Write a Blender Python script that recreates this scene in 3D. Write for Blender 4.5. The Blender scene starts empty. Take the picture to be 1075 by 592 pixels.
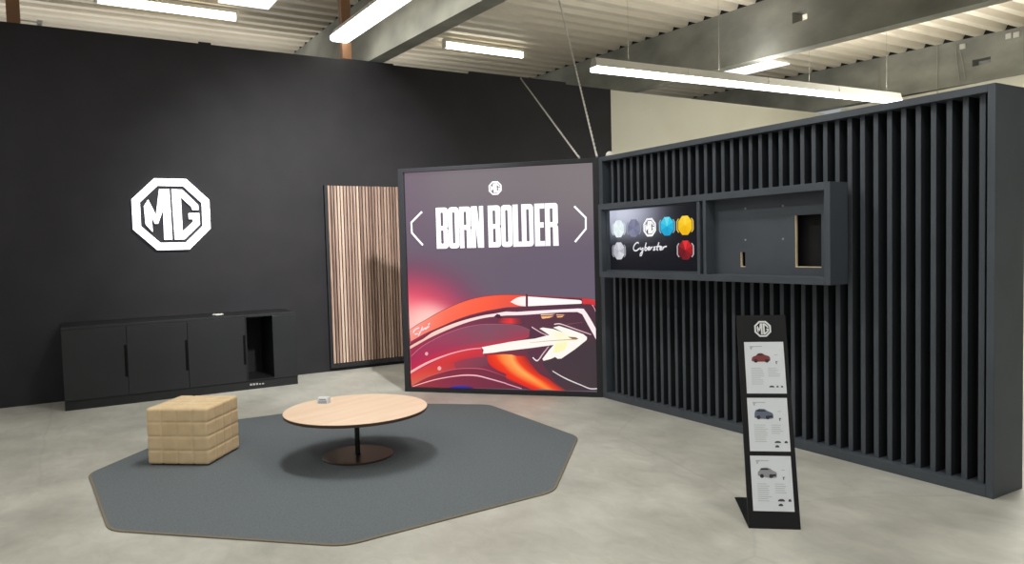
import bpy, bmesh, math, random
from mathutils import Vector, Matrix
random.seed(4)
PI = math.pi
scene = bpy.context.scene
COL = scene.collection

# ------------------------------------------------------------------ helpers
def lin(c, k=1.0):
    out = []
    for v in c[:3]:
        v = v / 255.0
        out.append((v / 12.92 if v <= 0.04045 else ((v + 0.055) / 1.055) ** 2.4) * k)
    return (out[0], out[1], out[2], 1.0)

def mat(name, col, rough=0.6, metal=0.0, emit=None, estr=0.0, spec=0.5):
    m = bpy.data.materials.new(name); m.use_nodes = True
    b = m.node_tree.nodes['Principled BSDF']
    b.inputs['Base Color'].default_value = col if len(col) == 4 else (*col, 1)
    b.inputs['Roughness'].default_value = rough
    b.inputs['Metallic'].default_value = metal
    b.inputs['Specular IOR Level'].default_value = spec
    if emit is not None:
        b.inputs['Emission Color'].default_value = emit
        b.inputs['Emission Strength'].default_value = estr
    return m

def noisy(name, c1, c2, scale=5.0, rough=0.6, bump=0.0, detail=6.0, stretch=(1, 1, 1), bscale=None, spec=0.5, r2=None, rampos=(0.35, 0.65)):
    m = mat(name, c1, rough, spec=spec)
    nt = m.node_tree; N = nt.nodes; Lk = nt.links; b = N['Principled BSDF']
    tc = N.new('ShaderNodeTexCoord'); mp = N.new('ShaderNodeMapping'); mp.inputs['Scale'].default_value = stretch
    Lk.new(tc.outputs['Object'], mp.inputs['Vector'])
    no = N.new('ShaderNodeTexNoise'); no.inputs['Scale'].default_value = scale; no.inputs['Detail'].default_value = detail
    Lk.new(mp.outputs['Vector'], no.inputs['Vector'])
    cr = N.new('ShaderNodeValToRGB')
    cr.color_ramp.elements[0].color = c1; cr.color_ramp.elements[1].color = c2
    cr.color_ramp.elements[0].position = rampos[0]; cr.color_ramp.elements[1].position = rampos[1]
    Lk.new(no.outputs['Fac'], cr.inputs['Fac']); Lk.new(cr.outputs['Color'], b.inputs['Base Color'])
    if r2 is not None:
        mr = N.new('ShaderNodeMapRange'); mr.inputs['To Min'].default_value = rough; mr.inputs['To Max'].default_value = r2
        Lk.new(no.outputs['Fac'], mr.inputs['Value']); Lk.new(mr.outputs['Result'], b.inputs['Roughness'])
    if bump:
        n2 = N.new('ShaderNodeTexNoise'); n2.inputs['Scale'].default_value = bscale or scale * 8; n2.inputs['Detail'].default_value = 4
        Lk.new(mp.outputs['Vector'], n2.inputs['Vector'])
        bp = N.new('ShaderNodeBump'); bp.inputs['Strength'].default_value = bump; bp.inputs['Distance'].default_value = 0.01
        Lk.new(n2.outputs['Fac'], bp.inputs['Height']); Lk.new(bp.outputs['Normal'], b.inputs['Normal'])
    return m

def vcol_mat(name, strength):
    m = mat(name, (0.0, 0.0, 0.0, 1), 0.75, spec=0.15)
    nt = m.node_tree; a = nt.nodes.new('ShaderNodeVertexColor'); a.layer_name = 'Col'
    b = nt.nodes['Principled BSDF']
    nt.links.new(a.outputs['Color'], b.inputs['Emission Color']); b.inputs['Emission Strength'].default_value = strength
    return m

class MB:
    """collects simple solids in one mesh"""
    def __init__(s): s.bm = bmesh.new(); s.mi = 0
    def _f(s, vs):
        try:
            f = s.bm.faces.new(vs); f.material_index = s.mi; return f
        except ValueError: return None
    def box(s, x0, x1, y0, y1, z0, z1, M=None):
        co = [(x, y, z) for x in (x0, x1) for y in (y0, y1) for z in (z0, z1)]
        v = [s.bm.verts.new((M @ Vector(c)) if M else c) for c in co]
        for q in ((0, 1, 3, 2), (4, 6, 7, 5), (0, 4, 5, 1), (2, 3, 7, 6), (0, 2, 6, 4), (1, 5, 7, 3)):
            s._f([v[i] for i in q])
        return s
    def lathe(s, prof, n=48, c=(0, 0, 0)):
        rings = []
        for r, z in prof:
            if r < 1e-6: rings.append([s.bm.verts.new((c[0], c[1], c[2] + z))])
            else: rings.append([s.bm.verts.new((c[0] + r * math.cos(2 * PI * i / n), c[1] + r * math.sin(2 * PI * i / n), c[2] + z)) for i in range(n)])
        for a, b in zip(rings, rings[1:]):
            for i in range(n):
                j = (i + 1) % n
                if len(a) == 1 and len(b) == 1: continue
                if len(a) == 1: s._f([a[0], b[j], b[i]])
                elif len(b) == 1: s._f([a[i], a[j], b[0]])
                else: s._f([a[i], a[j], b[j], b[i]])
        return s
    def tube(s, pts, r, n=8):
        pts = [Vector(p) for p in pts]; rings = []
        for i, p in enumerate(pts):
            d = (pts[min(i + 1, len(pts) - 1)] - pts[max(i - 1, 0)]).normalized()
            u = d.orthogonal().normalized() if abs(d.z) > 0.9 else d.cross(Vector((0, 0, 1))).normalized()
            w = d.cross(u)
            rr = r[i] if isinstance(r, (list, tuple)) else r
            rings.append([s.bm.verts.new(p + u * rr * math.cos(2 * PI * k / n) + w * rr * math.sin(2 * PI * k / n)) for k in range(n)])
        for a, b in zip(rings, rings[1:]):
            for k in range(n): s._f([a[k], a[(k + 1) % n], b[(k + 1) % n], b[k]])
        s._f(rings[0][::-1]); s._f(rings[-1])
        return s
    def prism(s, poly, z0, z1, M=None):
        a = [s.bm.verts.new((M @ Vector((x, y, z0))) if M else (x, y, z0)) for x, y in poly]
        b = [s.bm.verts.new((M @ Vector((x, y, z1))) if M else (x, y, z1)) for x, y in poly]
        s._f(a[::-1]); s._f(b)
        n = len(poly)
        for i in range(n): s._f([a[i], a[(i + 1) % n], b[(i + 1) % n], b[i]])
        return s
    def build(s, name, mats, parent=None, bevel=0.0, smooth=False, seg=2):
        bmesh.ops.recalc_face_normals(s.bm, faces=s.bm.faces)
        me = bpy.data.meshes.new(name); s.bm.to_mesh(me); s.bm.free()
        return link(name, me, mats, parent, bevel, smooth, seg)

def link(name, me, mats, parent=None, bevel=0.0, smooth=False, seg=2):
    for m in (mats if isinstance(mats, (list, tuple)) else [mats]): me.materials.append(m)
    if smooth:
        for p in me.polygons: p.use_smooth = True
    o = bpy.data.objects.new(name, me); COL.objects.link(o)
    if parent: o.parent = parent
    if bevel:
        md = o.modifiers.new('bevel', 'BEVEL'); md.width = bevel; md.segments = seg; md.limit_method = 'ANGLE'; md.angle_limit = math.radians(40)
    return o

def tag(o, label=None, cat=None, group=None, kind=None):
    if label: o['label'] = label
    if cat: o['category'] = cat
    if group: o['group'] = group
    if kind: o['kind'] = kind
    return o

def thing(name, label, cat, M=None, group=None):
    o = bpy.data.objects.new(name, None); COL.objects.link(o); o.empty_display_size = 0.1
    if M is not None: o.matrix_world = M
    return tag(o, label, cat, group)

def frame(origin, right, up):
    """matrix with x = right, y = up, z = right x up"""
    r = Vector(right).normalized(); u = Vector(up).normalized(); w = r.cross(u)
    M = Matrix((r, u, w)).transposed().to_4x4(); M.translation = Vector(origin)
    return M

def fill2d(loops, depth, off=(0, 0), k=(1, 1)):
    """flat outlines with even-odd holes, extruded by depth (z from 0 to depth)"""
    cu = bpy.data.curves.new('outline', 'CURVE'); cu.dimensions = '2D'; cu.fill_mode = 'BOTH'; cu.extrude = depth / 2
    for lp in loops:
        sp = cu.splines.new('POLY'); sp.points.add(len(lp) - 1); sp.use_cyclic_u = True
        for p, (x, y) in zip(sp.points, lp): p.co = (off[0] + x * k[0], off[1] + y * k[1], 0, 1)
    ob = bpy.data.objects.new('outline', cu); COL.objects.link(ob)
    dg = bpy.context.evaluated_depsgraph_get(); dg.update()
    me = bpy.data.meshes.new_from_object(ob.evaluated_get(dg))
    bpy.data.objects.remove(ob); bpy.data.curves.remove(cu)
    me.materials.clear()
    for v in me.vertices: v.co.z += depth / 2
    return me

def rrect(x0, x1, y0, y1, r, corners=(1, 1, 1, 1)):
    """corners: bl br tr tl"""
    pts = []
    for (cx, cy, a0, on, px, py) in ((x0 + r, y0 + r, PI, corners[0], x0, y0), (x1 - r, y0 + r, 1.5 * PI, corners[1], x1, y0),
                                     (x1 - r, y1 - r, 0, corners[2], x1, y1), (x0 + r, y1 - r, 0.5 * PI, corners[3], x0, y1)):
        if on: pts += [(cx + r * math.cos(a0 + t * PI / 8), cy + r * math.sin(a0 + t * PI / 8)) for t in range(5)]
        else: pts.append((px, py))
    return pts

def catmull(pts, n):
    P = [pts[0]] + list(pts) + [pts[-1]]; segs = len(pts) - 1; out = []
    if segs == 0: return [pts[0]] * n
    for i in range(n):
        t = i / (n - 1) * segs; k = min(int(t), segs - 1); u = t - k
        p0, p1, p2, p3 = P[k], P[k + 1], P[k + 2], P[k + 3]
        q = []
        for d in range(len(p1)):
            q.append(0.5 * (2 * p1[d] + (p2[d] - p0[d]) * u + (2 * p0[d] - 5 * p1[d] + 4 * p2[d] - p3[d]) * u * u + (3 * p1[d] - p0[d] - 3 * p2[d] + p3[d]) * u ** 3))
        out.append(tuple(q))
    return out

def arclen(pts, n):
    """points along a smoothed polyline, evenly by length"""
    fine = catmull(pts, max(60, 12 * len(pts))) if len(pts) > 2 else [tuple(pts[0][d] + (pts[1][d] - pts[0][d]) * i / 60 for d in range(2)) for i in range(61)]
    acc = [0.0]
    for a, b in zip(fine, fine[1:]): acc.append(acc[-1] + math.hypot(a[0] - b[0], a[1] - b[1]))
    out = []; j = 0
    for i in range(n):
        s = acc[-1] * i / (n - 1)
        while j < len(acc) - 2 and acc[j + 1] < s: j += 1
        u = (s - acc[j]) / max(1e-9, acc[j + 1] - acc[j])
        out.append(tuple(fine[j][d] + (fine[j + 1][d] - fine[j][d]) * u for d in range(2)))
    return out

def lerpc(cols, t):
    if len(cols) == 1: return cols[0]
    x = t * (len(cols) - 1); k = min(int(x), len(cols) - 2); u = x - k
    return tuple(cols[k][d] * (1 - u) + cols[k + 1][d] * u for d in range(3))

class Print:
    """flat printed artwork: thin layers of coloured polygons on one sheet"""
    def __init__(s): s.bm = bmesh.new(); s.cl = s.bm.verts.layers.float_color.new('Col'); s.z = 0.0
    def v(s, p, c):
        w = s.bm.verts.new((p[0], p[1], s.z)); w[s.cl] = lin(c); return w
    def grid(s, rows):
        for a, b in zip(rows, rows[1:]):
            for i in range(len(a) - 1):
                s.bm.faces.new((a[i], a[i + 1], b[i + 1], b[i]))
    def strip(s, rows, n=40):
        s.z += 0.0006
        s.grid([[s.v(p, lerpc(cols, i / (n - 1))) for i, p in enumerate(arclen(pts, n))] for pts, cols in rows])
    def poly(s, pts, c):
        s.z += 0.0006
        f = s.bm.faces.new([s.v(p, c) for p in pts])
        bmesh.ops.triangulate(s.bm, faces=[f])
    def build(s, name, m, parent):
        for f in s.bm.faces:
            f.normal_update()
            if f.normal.z < 0: f.normal_flip()
        me = bpy.data.meshes.new(name); s.bm.to_mesh(me); s.bm.free()
        return link(name, me, m, parent)

# the octagon emblem: ring and two letters, in units where the octagon is 2 wide
def octo(r, sx=1.0, sy=1.0, skew=0.0):
    k = math.tan(PI / 8) * r
    return [(r * sx, -k), (r * sx, k), (k, r * sy), (-k, r * sy), (-r * sx, k), (-r * sx, -k), (-k, -r * sy), (k, -r * sy)]
def _lp(pts):
    return [((x - (323 + (y - 297) * 0.055)) / 218.0 * 0.935, -(y - 297 - (x - 320) * 0.01) / 196.0 * 0.955) for x, y in pts]
EM_M = _lp([(246, 152), (306, 152), (326, 443), (278, 443), (270, 268), (240, 350), (222, 350), (200, 305), (209, 396), (168, 352), (157, 248), (181, 212), (228, 302)])
EM_G = _lp([(320, 152), (384, 155), (482, 243), (486, 272), (448, 272), (442, 254), (375, 196), (388, 398), (452, 343), (451, 326), (427, 326), (424, 292), (489, 292), (494, 358), (402, 443), (342, 443)])
def emblem_ring(depth, r=1.0): return fill2d([[(x * r, y * r) for x, y in octo(1.0)], [(x * r, y * r) for x, y in octo(0.80)]], depth)
def emblem_letter(loop, depth, r=1.0): return fill2d([[(x * r, y * r) for x, y in loop]], depth)

WORLD = 0.38
LIGHTS = [('hall_fill', (3.25, 1.5, 4.2), 0.25, 5.0, 70), ('hall_fill', (-1.5, 1.0, 4.4), 0.25, 6.0, 75), ('hall_fill', (-2.6, 6.0, 4.4), 0.25, 4.0, 50), ('hall_fill', (1.7, 5.6, 4.5), 0.25, 1.4, 90), ('hall_fill', (7.5, 3.0, 4.3), 6.0, 0.25, 60), ('hall_fill', (1.0, -3.0, 4.4), 6.0, 0.25, 55),  # unseen area lamps added to fill the hall
          ('hall_fill', (11.0, 4.0, 4.3), 0.3, 4.0, 300), ('rear_hall_fill', (3.0, 13.0, 4.2), 8.0, 0.3, 100),  # unseen lamps added to brighten the right and rear of the hall
          ('roof_fill', (3.25, 6.5, 4.56), 0.2, 5.5, 8, True), ('roof_fill', (8.6, 7.25, 3.96), 5.5, 0.12, 40, True), ('roof_fill', (3.25, 1.5, 4.25), 0.25, 5.0, 20, True),  # upward area lamps added to brighten roof and beams
          ('roof_fill', (-1.5, 2.0, 4.3), 0.25, 6.0, 40, True), ('roof_fill', (7.5, 3.0, 4.2), 6.0, 0.25, 25, True), ('roof_fill', (11.5, 6.5, 4.0), 0.25, 4.0, 45, True), ('roof_fill', (2.0, 12.6, 4.2), 8.0, 0.3, 40, True)]
SPOTS = [('wall_fill_spot', (2.7, 4.3, 4.35), (2.85, 9.57, 1.35), 1550, 58, 1.0)]  # added unseen spot that makes the light pool on the black wall
GFX = [
('s', [([(0.059, 0.694), (0.157, 0.754), (0.264, 0.809), (0.382, 0.874), (0.556, 0.954), (0.728, 1.018), (0.897, 1.059), (1.063, 1.079), (1.2, 1.084), (1.309, 1.081), (1.428, 1.077), (1.682, 1.059), (2.015, 1.042), (2.158, 1.024), (2.17, 1.005)], [(150, 60, 80), (110, 60, 80), (95, 55, 72), (85, 55, 70)]), ([(0.061, 0.311), (0.469, 0.411), (0.883, 0.464), (1.31, 0.514), (1.655, 0.519), (1.88, 0.51), (2.174, 0.503)], [(175, 45, 80), (150, 55, 85), (100, 60, 75), (75, 55, 65)]), ([(0.077, 0.044), (0.457, 0.048), (0.871, 0.054), (1.298, 0.059), (1.644, 0.064), (1.87, 0.066), (2.172, 0.07)], [(170, 55, 60), (135, 50, 70), (110, 50, 65), (72, 58, 64)])]),
('s', [([(1.881, 0.596), (1.985, 0.597), (2.088, 0.598), (2.165, 0.598)], [(90, 58, 66), (75, 56, 62)]), ([(1.58, 0.335), (1.771, 0.359), (1.982, 0.497), (2.174, 0.56)], [(74, 58, 66), (68, 58, 64)]), ([(1.806, 0.053), (1.931, 0.055), (2.045, 0.057), (2.167, 0.06)], [(78, 58, 66), (68, 58, 62)])]),
('s', [([(0.069, 0.394), (0.224, 0.513), (0.476, 0.639), (0.698, 0.714), (0.892, 0.75), (1.129, 0.755), (1.316, 0.745), (1.462, 0.691)], [(165, 50, 85), (150, 75, 100), (130, 85, 102), (135, 80, 98)]), ([(0.071, 0.299), (0.271, 0.42), (0.546, 0.505), (0.887, 0.578), (1.148, 0.603), (1.313, 0.627), (1.406, 0.633), (1.457, 0.662)], [(185, 45, 85), (165, 60, 90), (140, 80, 98), (165, 65, 85)]), ([(0.075, 0.212), (0.293, 0.334), (0.592, 0.432), (0.884, 0.498), (1.076, 0.534), (1.265, 0.577), (1.405, 0.606), (1.452, 0.628)], [(200, 45, 75), (205, 50, 70), (195, 55, 75), (185, 60, 80)])]),
('s', [([(0.074, 0.401), (0.224, 0.52), (0.477, 0.646), (0.698, 0.721), (0.892, 0.756), (1.129, 0.762), (1.316, 0.751), (1.463, 0.698)], [(215, 120, 140), (190, 110, 130), (150, 95, 110)]), ([(0.074, 0.391), (0.224, 0.511), (0.476, 0.639), (0.698, 0.714), (0.892, 0.75), (1.129, 0.755), (1.316, 0.745), (1.462, 0.691)], [(205, 110, 130), (180, 100, 120), (140, 85, 100)])]),
('s', [([(0.059, 0.694), (0.157, 0.754), (0.264, 0.809), (0.382, 0.874), (0.556, 0.954), (0.728, 1.018), (0.897, 1.059), (1.063, 1.079), (1.2, 1.084), (1.244, 1.081), (1.32, 1.08), (1.428, 1.076)], [(250, 165, 150), (252, 120, 95), (255, 100, 72), (240, 85, 65)]), ([(0.074, 0.562), (0.259, 0.657), (0.434, 0.728), (0.608, 0.801), (0.779, 0.858), (0.947, 0.899), (1.058, 0.919), (1.196, 0.942), (1.273, 0.945), (1.424, 0.951)], [(250, 150, 135), (255, 110, 85), (255, 98, 68), (225, 85, 80)])]),
('s', [([(0.059, 0.694), (0.157, 0.754), (0.264, 0.809), (0.382, 0.874), (0.556, 0.954), (0.728, 1.018), (0.897, 1.059), (1.063, 1.079), (1.2, 1.084), (1.309, 1.081), (1.428, 1.077), (1.682, 1.059), (2.015, 1.042), (2.158, 1.024), (2.17, 1.005)], [(190, 100, 110), (150, 55, 60), (150, 60, 80), (150, 45, 60)]), ([(0.059, 0.685), (0.157, 0.745), (0.264, 0.8), (0.382, 0.865), (0.556, 0.945), (0.728, 1.009), (0.897, 1.05), (1.063, 1.07), (1.2, 1.075), (1.309, 1.072), (1.428, 1.068), (1.682, 1.05), (2.015, 1.033), (2.158, 1.015), (2.17, 0.996)], [(225, 120, 115), (190, 70, 65), (200, 80, 70), (165, 50, 60)])]),
('s', [([(2.027, 1.037), (2.097, 1.031), (2.163, 1.018)], [(205, 60, 65), (215, 70, 70)]), ([(2.034, 0.974), (2.106, 0.973), (2.172, 0.95)], [(225, 55, 60), (200, 45, 55)])]),
('s', [([(2.131, 0.965), (2.156, 0.924), (2.167, 0.889)], [(230, 170, 175)]), ([(2.141, 0.965), (2.164, 0.924), (2.172, 0.894)], [(230, 170, 175)])]),
('s', [([(1.248, 1.003), (1.308, 1.039), (1.368, 1.057), (1.419, 1.059)], [(255, 235, 228), (255, 252, 250)]), ([(1.25, 1.0), (1.306, 0.973), (1.36, 0.959), (1.416, 0.954)], [(255, 228, 215), (255, 250, 248)])]),
('s', [([(1.444, 1.059), (1.682, 1.041), (1.89, 1.025), (2.012, 1.014), (2.024, 0.986)], [(255, 253, 253)]), ([(1.442, 0.954), (1.68, 0.965), (1.889, 0.974), (1.993, 0.978), (2.024, 0.98)], [(255, 250, 248)])]),
('s', [([(1.423, 1.084), (1.441, 1.084)], [(70, 45, 60)]), ([(1.42, 0.945), (1.437, 0.945)], [(90, 55, 75)])]),
('s', [([(0.06, 0.507), (0.15, 0.555), (0.24, 0.599), (0.317, 0.654), (0.457, 0.716), (0.618, 0.774), (0.778, 0.82), (0.946, 0.858), (1.079, 0.877), (1.195, 0.897), (1.304, 0.893), (1.466, 0.903), (1.784, 0.919), (1.992, 0.929), (2.035, 0.929), (2.061, 0.906), (2.123, 0.802), (2.167, 0.721), (2.179, 0.66)], [(245, 205, 190), (255, 225, 215), (255, 235, 235), (255, 240, 245), (255, 240, 242)]), ([(0.063, 0.476), (0.185, 0.541), (0.303, 0.603), (0.432, 0.66), (0.548, 0.707), (0.686, 0.758), (0.822, 0.799), (0.967, 0.831), (1.1, 0.846), (1.193, 0.855), (1.303, 0.857), (1.465, 0.865), (1.783, 0.888), (1.97, 0.892), (2.003, 0.892), (2.027, 0.868), (2.081, 0.766), (2.15, 0.639), (2.168, 0.603)], [(240, 190, 175), (250, 215, 205), (255, 230, 232), (255, 238, 242), (255, 235, 238)])]),
('s', [([(0.06, 0.529), (0.15, 0.577), (0.24, 0.621), (0.317, 0.676), (0.457, 0.738), (0.618, 0.796), (0.778, 0.842), (0.946, 0.88), (1.079, 0.899), (1.195, 0.919)], [(120, 40, 50), (90, 35, 55)]), ([(0.06, 0.509), (0.15, 0.557), (0.24, 0.601), (0.317, 0.656), (0.457, 0.718), (0.618, 0.776), (0.778, 0.822), (0.946, 0.86), (1.079, 0.879), (1.195, 0.899)], [(150, 70, 70), (110, 50, 70)])]),
('p', [(1.062, 0.844), (1.095, 0.872), (1.128, 0.863), (1.165, 0.816), (1.143, 0.805)], (80, 45, 65)),
('s', [([(1.106, 0.826), (1.237, 0.826), (1.389, 0.821)], [(105, 50, 70), (190, 55, 62), (235, 60, 60), (150, 55, 65), (88, 55, 68)]), ([(1.105, 0.773), (1.247, 0.767), (1.398, 0.764)], [(125, 60, 75), (215, 60, 65), (240, 62, 62), (150, 55, 66), (88, 55, 68)])]),
('p', [(1.582, 0.867), (1.741, 0.873), (1.698, 0.86), (1.582, 0.855)], (255, 205, 165)),
('p', [(1.584, 0.845), (1.725, 0.851), (1.677, 0.83), (1.597, 0.82)], (255, 190, 135)),
('p', [(1.751, 0.867), (1.845, 0.865), (1.824, 0.859), (1.751, 0.857)], (250, 195, 150)),
('p', [(1.756, 0.847), (1.835, 0.853), (1.808, 0.836), (1.761, 0.834)], (255, 190, 120)),
('s', [([(1.864, 0.765), (2.04, 0.788)], [(150, 90, 105), (120, 70, 85)]), ([(1.866, 0.76), (2.04, 0.783)], [(150, 90, 105), (120, 70, 85)])]),
('s', [([(0.058, 0.197), (0.163, 0.249), (0.258, 0.294), (0.423, 0.373), (0.596, 0.43), (0.767, 0.468), (0.913, 0.483)], [(215, 70, 75), (210, 60, 70), (225, 62, 62), (215, 55, 65)]), ([(0.063, 0.142), (0.185, 0.194), (0.303, 0.241), (0.455, 0.303), (0.605, 0.344), (0.765, 0.39), (0.944, 0.414)], [(225, 85, 75), (215, 65, 60), (200, 55, 65), (190, 60, 75)]), ([(0.077, 0.063), (0.242, 0.152), (0.418, 0.214), (0.556, 0.246), (0.671, 0.264), (0.806, 0.276), (0.941, 0.302)], [(205, 110, 85), (215, 80, 70), (170, 65, 75), (125, 70, 88)])]),
('s', [([(0.582, 0.333), (0.696, 0.37), (0.855, 0.396), (0.977, 0.409)], [(165, 62, 78), (130, 70, 88)]), ([(0.602, 0.265), (0.739, 0.274), (0.874, 0.284), (0.972, 0.313)], [(150, 65, 80), (120, 65, 82)])]),
('s', [([(0.059, 0.228), (0.188, 0.298), (0.307, 0.353), (0.459, 0.41), (0.608, 0.455), (0.768, 0.489), (0.902, 0.504)], [(255, 200, 200), (255, 190, 195), (250, 175, 185), (250, 160, 175)]), ([(0.063, 0.199), (0.187, 0.268), (0.306, 0.327), (0.458, 0.39), (0.608, 0.438), (0.767, 0.472), (0.913, 0.487)], [(252, 170, 165), (250, 165, 165), (240, 130, 140), (225, 90, 105)])]),
('s', [([(0.077, 0.06), (0.242, 0.149), (0.418, 0.213), (0.591, 0.254), (0.761, 0.268), (0.929, 0.261), (1.093, 0.214), (1.175, 0.184), (1.262, 0.128), (1.476, 0.049)], [(165, 55, 60), (130, 50, 68), (120, 52, 70), (110, 45, 58)]), ([(0.077, 0.044), (0.333, 0.047), (0.653, 0.051), (0.943, 0.056), (1.204, 0.059), (1.391, 0.061)], [(160, 60, 65), (140, 52, 75), (120, 52, 72), (110, 48, 62)])]),
('s', [([(0.077, 0.068), (0.242, 0.156), (0.418, 0.22), (0.591, 0.263), (0.761, 0.278), (0.929, 0.271), (1.094, 0.223), (1.175, 0.193), (1.187, 0.171), (1.284, 0.127)], [(200, 100, 95), (205, 95, 105), (200, 100, 115), (140, 55, 65)]), ([(0.079, 0.061), (0.242, 0.149), (0.418, 0.211), (0.591, 0.254), (0.761, 0.268), (0.929, 0.261), (1.093, 0.214), (1.175, 0.184), (1.187, 0.162), (1.281, 0.118)], [(190, 90, 85), (195, 85, 95), (190, 90, 105), (130, 50, 60)])]),
('s', [([(0.084, 0.057), (0.205, 0.099), (0.358, 0.144), (0.531, 0.179), (0.703, 0.203), (0.849, 0.201), (0.982, 0.172), (1.173, 0.124), (1.185, 0.118), (1.353, 0.069)], [(255, 190, 185), (250, 185, 190), (255, 195, 205), (225, 150, 175)]), ([(0.088, 0.046), (0.205, 0.088), (0.357, 0.132), (0.531, 0.167), (0.702, 0.188), (0.848, 0.186), (0.981, 0.158), (1.173, 0.111), (1.185, 0.105), (1.349, 0.058)], [(250, 180, 175), (240, 170, 180), (245, 180, 195), (215, 140, 165)])]),
('s', [([(0.516, 0.055), (0.596, 0.075), (0.733, 0.078), (0.805, 0.062)], [(90, 60, 130), (60, 65, 175), (80, 50, 110)]), ([(0.521, 0.044), (0.618, 0.046), (0.709, 0.047), (0.799, 0.051)], [(45, 40, 140), (40, 45, 150), (70, 45, 110)])]),
('s', [([(0.972, 0.428), (0.986, 0.335), (1.078, 0.262), (1.176, 0.219), (1.187, 0.179), (1.338, 0.109), (1.476, 0.051)], [(215, 50, 40), (225, 50, 40), (205, 45, 45)]), ([(1.055, 0.429), (1.097, 0.358), (1.162, 0.295), (1.189, 0.259), (1.296, 0.182), (1.424, 0.116), (1.552, 0.062)], [(245, 70, 40), (245, 60, 38), (238, 55, 40)]), ([(1.139, 0.435), (1.17, 0.349), (1.244, 0.276), (1.351, 0.194), (1.478, 0.123), (1.584, 0.063)], [(252, 140, 70), (252, 130, 65), (250, 90, 45)]), ([(1.249, 0.432), (1.256, 0.371), (1.31, 0.298), (1.395, 0.226), (1.501, 0.155), (1.648, 0.063)], [(255, 170, 95), (255, 175, 90), (255, 140, 60)]), ([(1.303, 0.419), (1.333, 0.351), (1.417, 0.269), (1.523, 0.198), (1.607, 0.147), (1.722, 0.056)], [(245, 70, 38), (245, 60, 35), (245, 75, 40)]), ([(1.41, 0.416), (1.473, 0.322), (1.556, 0.23), (1.65, 0.18), (1.723, 0.129), (1.848, 0.055)], [(150, 45, 48), (190, 50, 45), (120, 52, 55)])]),
('s', [([(0.934, 0.434), (1.182, 0.446), (1.292, 0.446), (1.413, 0.428)], [(150, 40, 55), (120, 45, 55)]), ([(0.956, 0.422), (1.182, 0.435), (1.292, 0.433), (1.421, 0.41)], [(190, 55, 55), (150, 50, 50)])]),
('p', [(1.462, 0.738), (1.493, 0.717), (1.566, 0.655), (1.64, 0.645), (1.501, 0.608), (1.448, 0.613)], (88, 55, 72)),
('p', [(1.417, 0.468), (1.669, 0.529), (1.542, 0.334), (1.485, 0.38)], (92, 56, 72)),
('p', [(0.911, 0.508), (1.047, 0.535), (1.185, 0.56), (1.22, 0.568), (1.372, 0.591), (1.512, 0.608), (1.672, 0.649), (1.568, 0.716), (1.6, 0.728), (1.716, 0.712), (1.822, 0.676), (1.716, 0.729), (1.78, 0.745), (1.904, 0.707), (2.038, 0.659), (2.076, 0.628), (2.071, 0.598), (2.067, 0.595), (1.941, 0.496), (1.798, 0.399), (1.756, 0.395), (1.73, 0.415), (1.687, 0.394), (1.602, 0.371), (1.59, 0.391), (1.669, 0.492), (1.717, 0.543), (1.456, 0.505), (1.129, 0.464), (1.045, 0.45), (0.925, 0.438), (0.935, 0.478)], (255, 250, 241)),
('p', [(1.672, 0.656), (1.82, 0.67), (1.944, 0.627), (1.88, 0.58), (1.733, 0.563), (1.776, 0.587)], (255, 252, 222)),
('p', [(1.736, 0.688), (1.82, 0.672), (1.882, 0.637), (1.735, 0.636)], (255, 250, 215)),
('p', [(1.733, 0.556), (1.87, 0.578), (1.837, 0.495), (1.763, 0.463), (1.71, 0.462)], (253, 249, 190)),
('p', [(1.871, 0.632), (1.954, 0.627), (1.985, 0.612), (1.954, 0.599), (1.923, 0.604)], (150, 105, 80)),
('s', [([(1.457, 0.566), (1.671, 0.589), (1.954, 0.609)], [(225, 200, 170), (190, 160, 120)]), ([(1.457, 0.561), (1.671, 0.582), (1.954, 0.601)], [(225, 200, 170), (190, 160, 120)])]),
('s', [([(1.483, 0.74), (1.517, 0.717), (1.588, 0.676), (1.651, 0.651)], [(245, 215, 220), (215, 170, 180)]), ([(1.483, 0.729), (1.517, 0.706), (1.588, 0.665), (1.651, 0.639)], [(245, 215, 220), (215, 170, 180)])]),
('s', [([(1.728, 0.768), (1.78, 0.775), (1.843, 0.758), (1.967, 0.715), (2.12, 0.662)], [(245, 215, 220), (215, 170, 180)]), ([(1.728, 0.757), (1.78, 0.763), (1.843, 0.747), (1.966, 0.703), (2.12, 0.651)], [(245, 215, 220), (215, 170, 180)])]),
('s', [([(1.481, 0.401), (1.536, 0.365), (1.604, 0.445), (1.669, 0.526)], [(245, 240, 245), (210, 165, 175)]), ([(1.49, 0.411), (1.536, 0.38), (1.593, 0.45), (1.657, 0.528)], [(245, 240, 245), (210, 165, 175)])]),
('s', [([(1.695, 0.272), (1.789, 0.219), (1.871, 0.18), (2.005, 0.126), (2.098, 0.092), (2.178, 0.094)], [(225, 215, 220)]), ([(1.703, 0.256), (1.788, 0.206), (1.871, 0.166), (2.005, 0.114), (2.097, 0.08), (2.177, 0.082)], [(225, 215, 220)])]),
('p', [(2.176, 1.147), (2.178, 1.147), (2.178, 1.145)], (90, 80, 90)),
('p', [(0.288, 0.429), (0.284, 0.417), (0.274, 0.409), (0.262, 0.409), (0.252, 0.416), (0.249, 0.428), (0.253, 0.44), (0.263, 0.448), (0.275, 0.448), (0.285, 0.441)], (245, 170, 180)),
('p', [(0.439, 0.268), (0.434, 0.254), (0.422, 0.245), (0.408, 0.245), (0.397, 0.253), (0.393, 0.267), (0.398, 0.282), (0.41, 0.291), (0.424, 0.291), (0.435, 0.282)], (245, 170, 180)),
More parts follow.
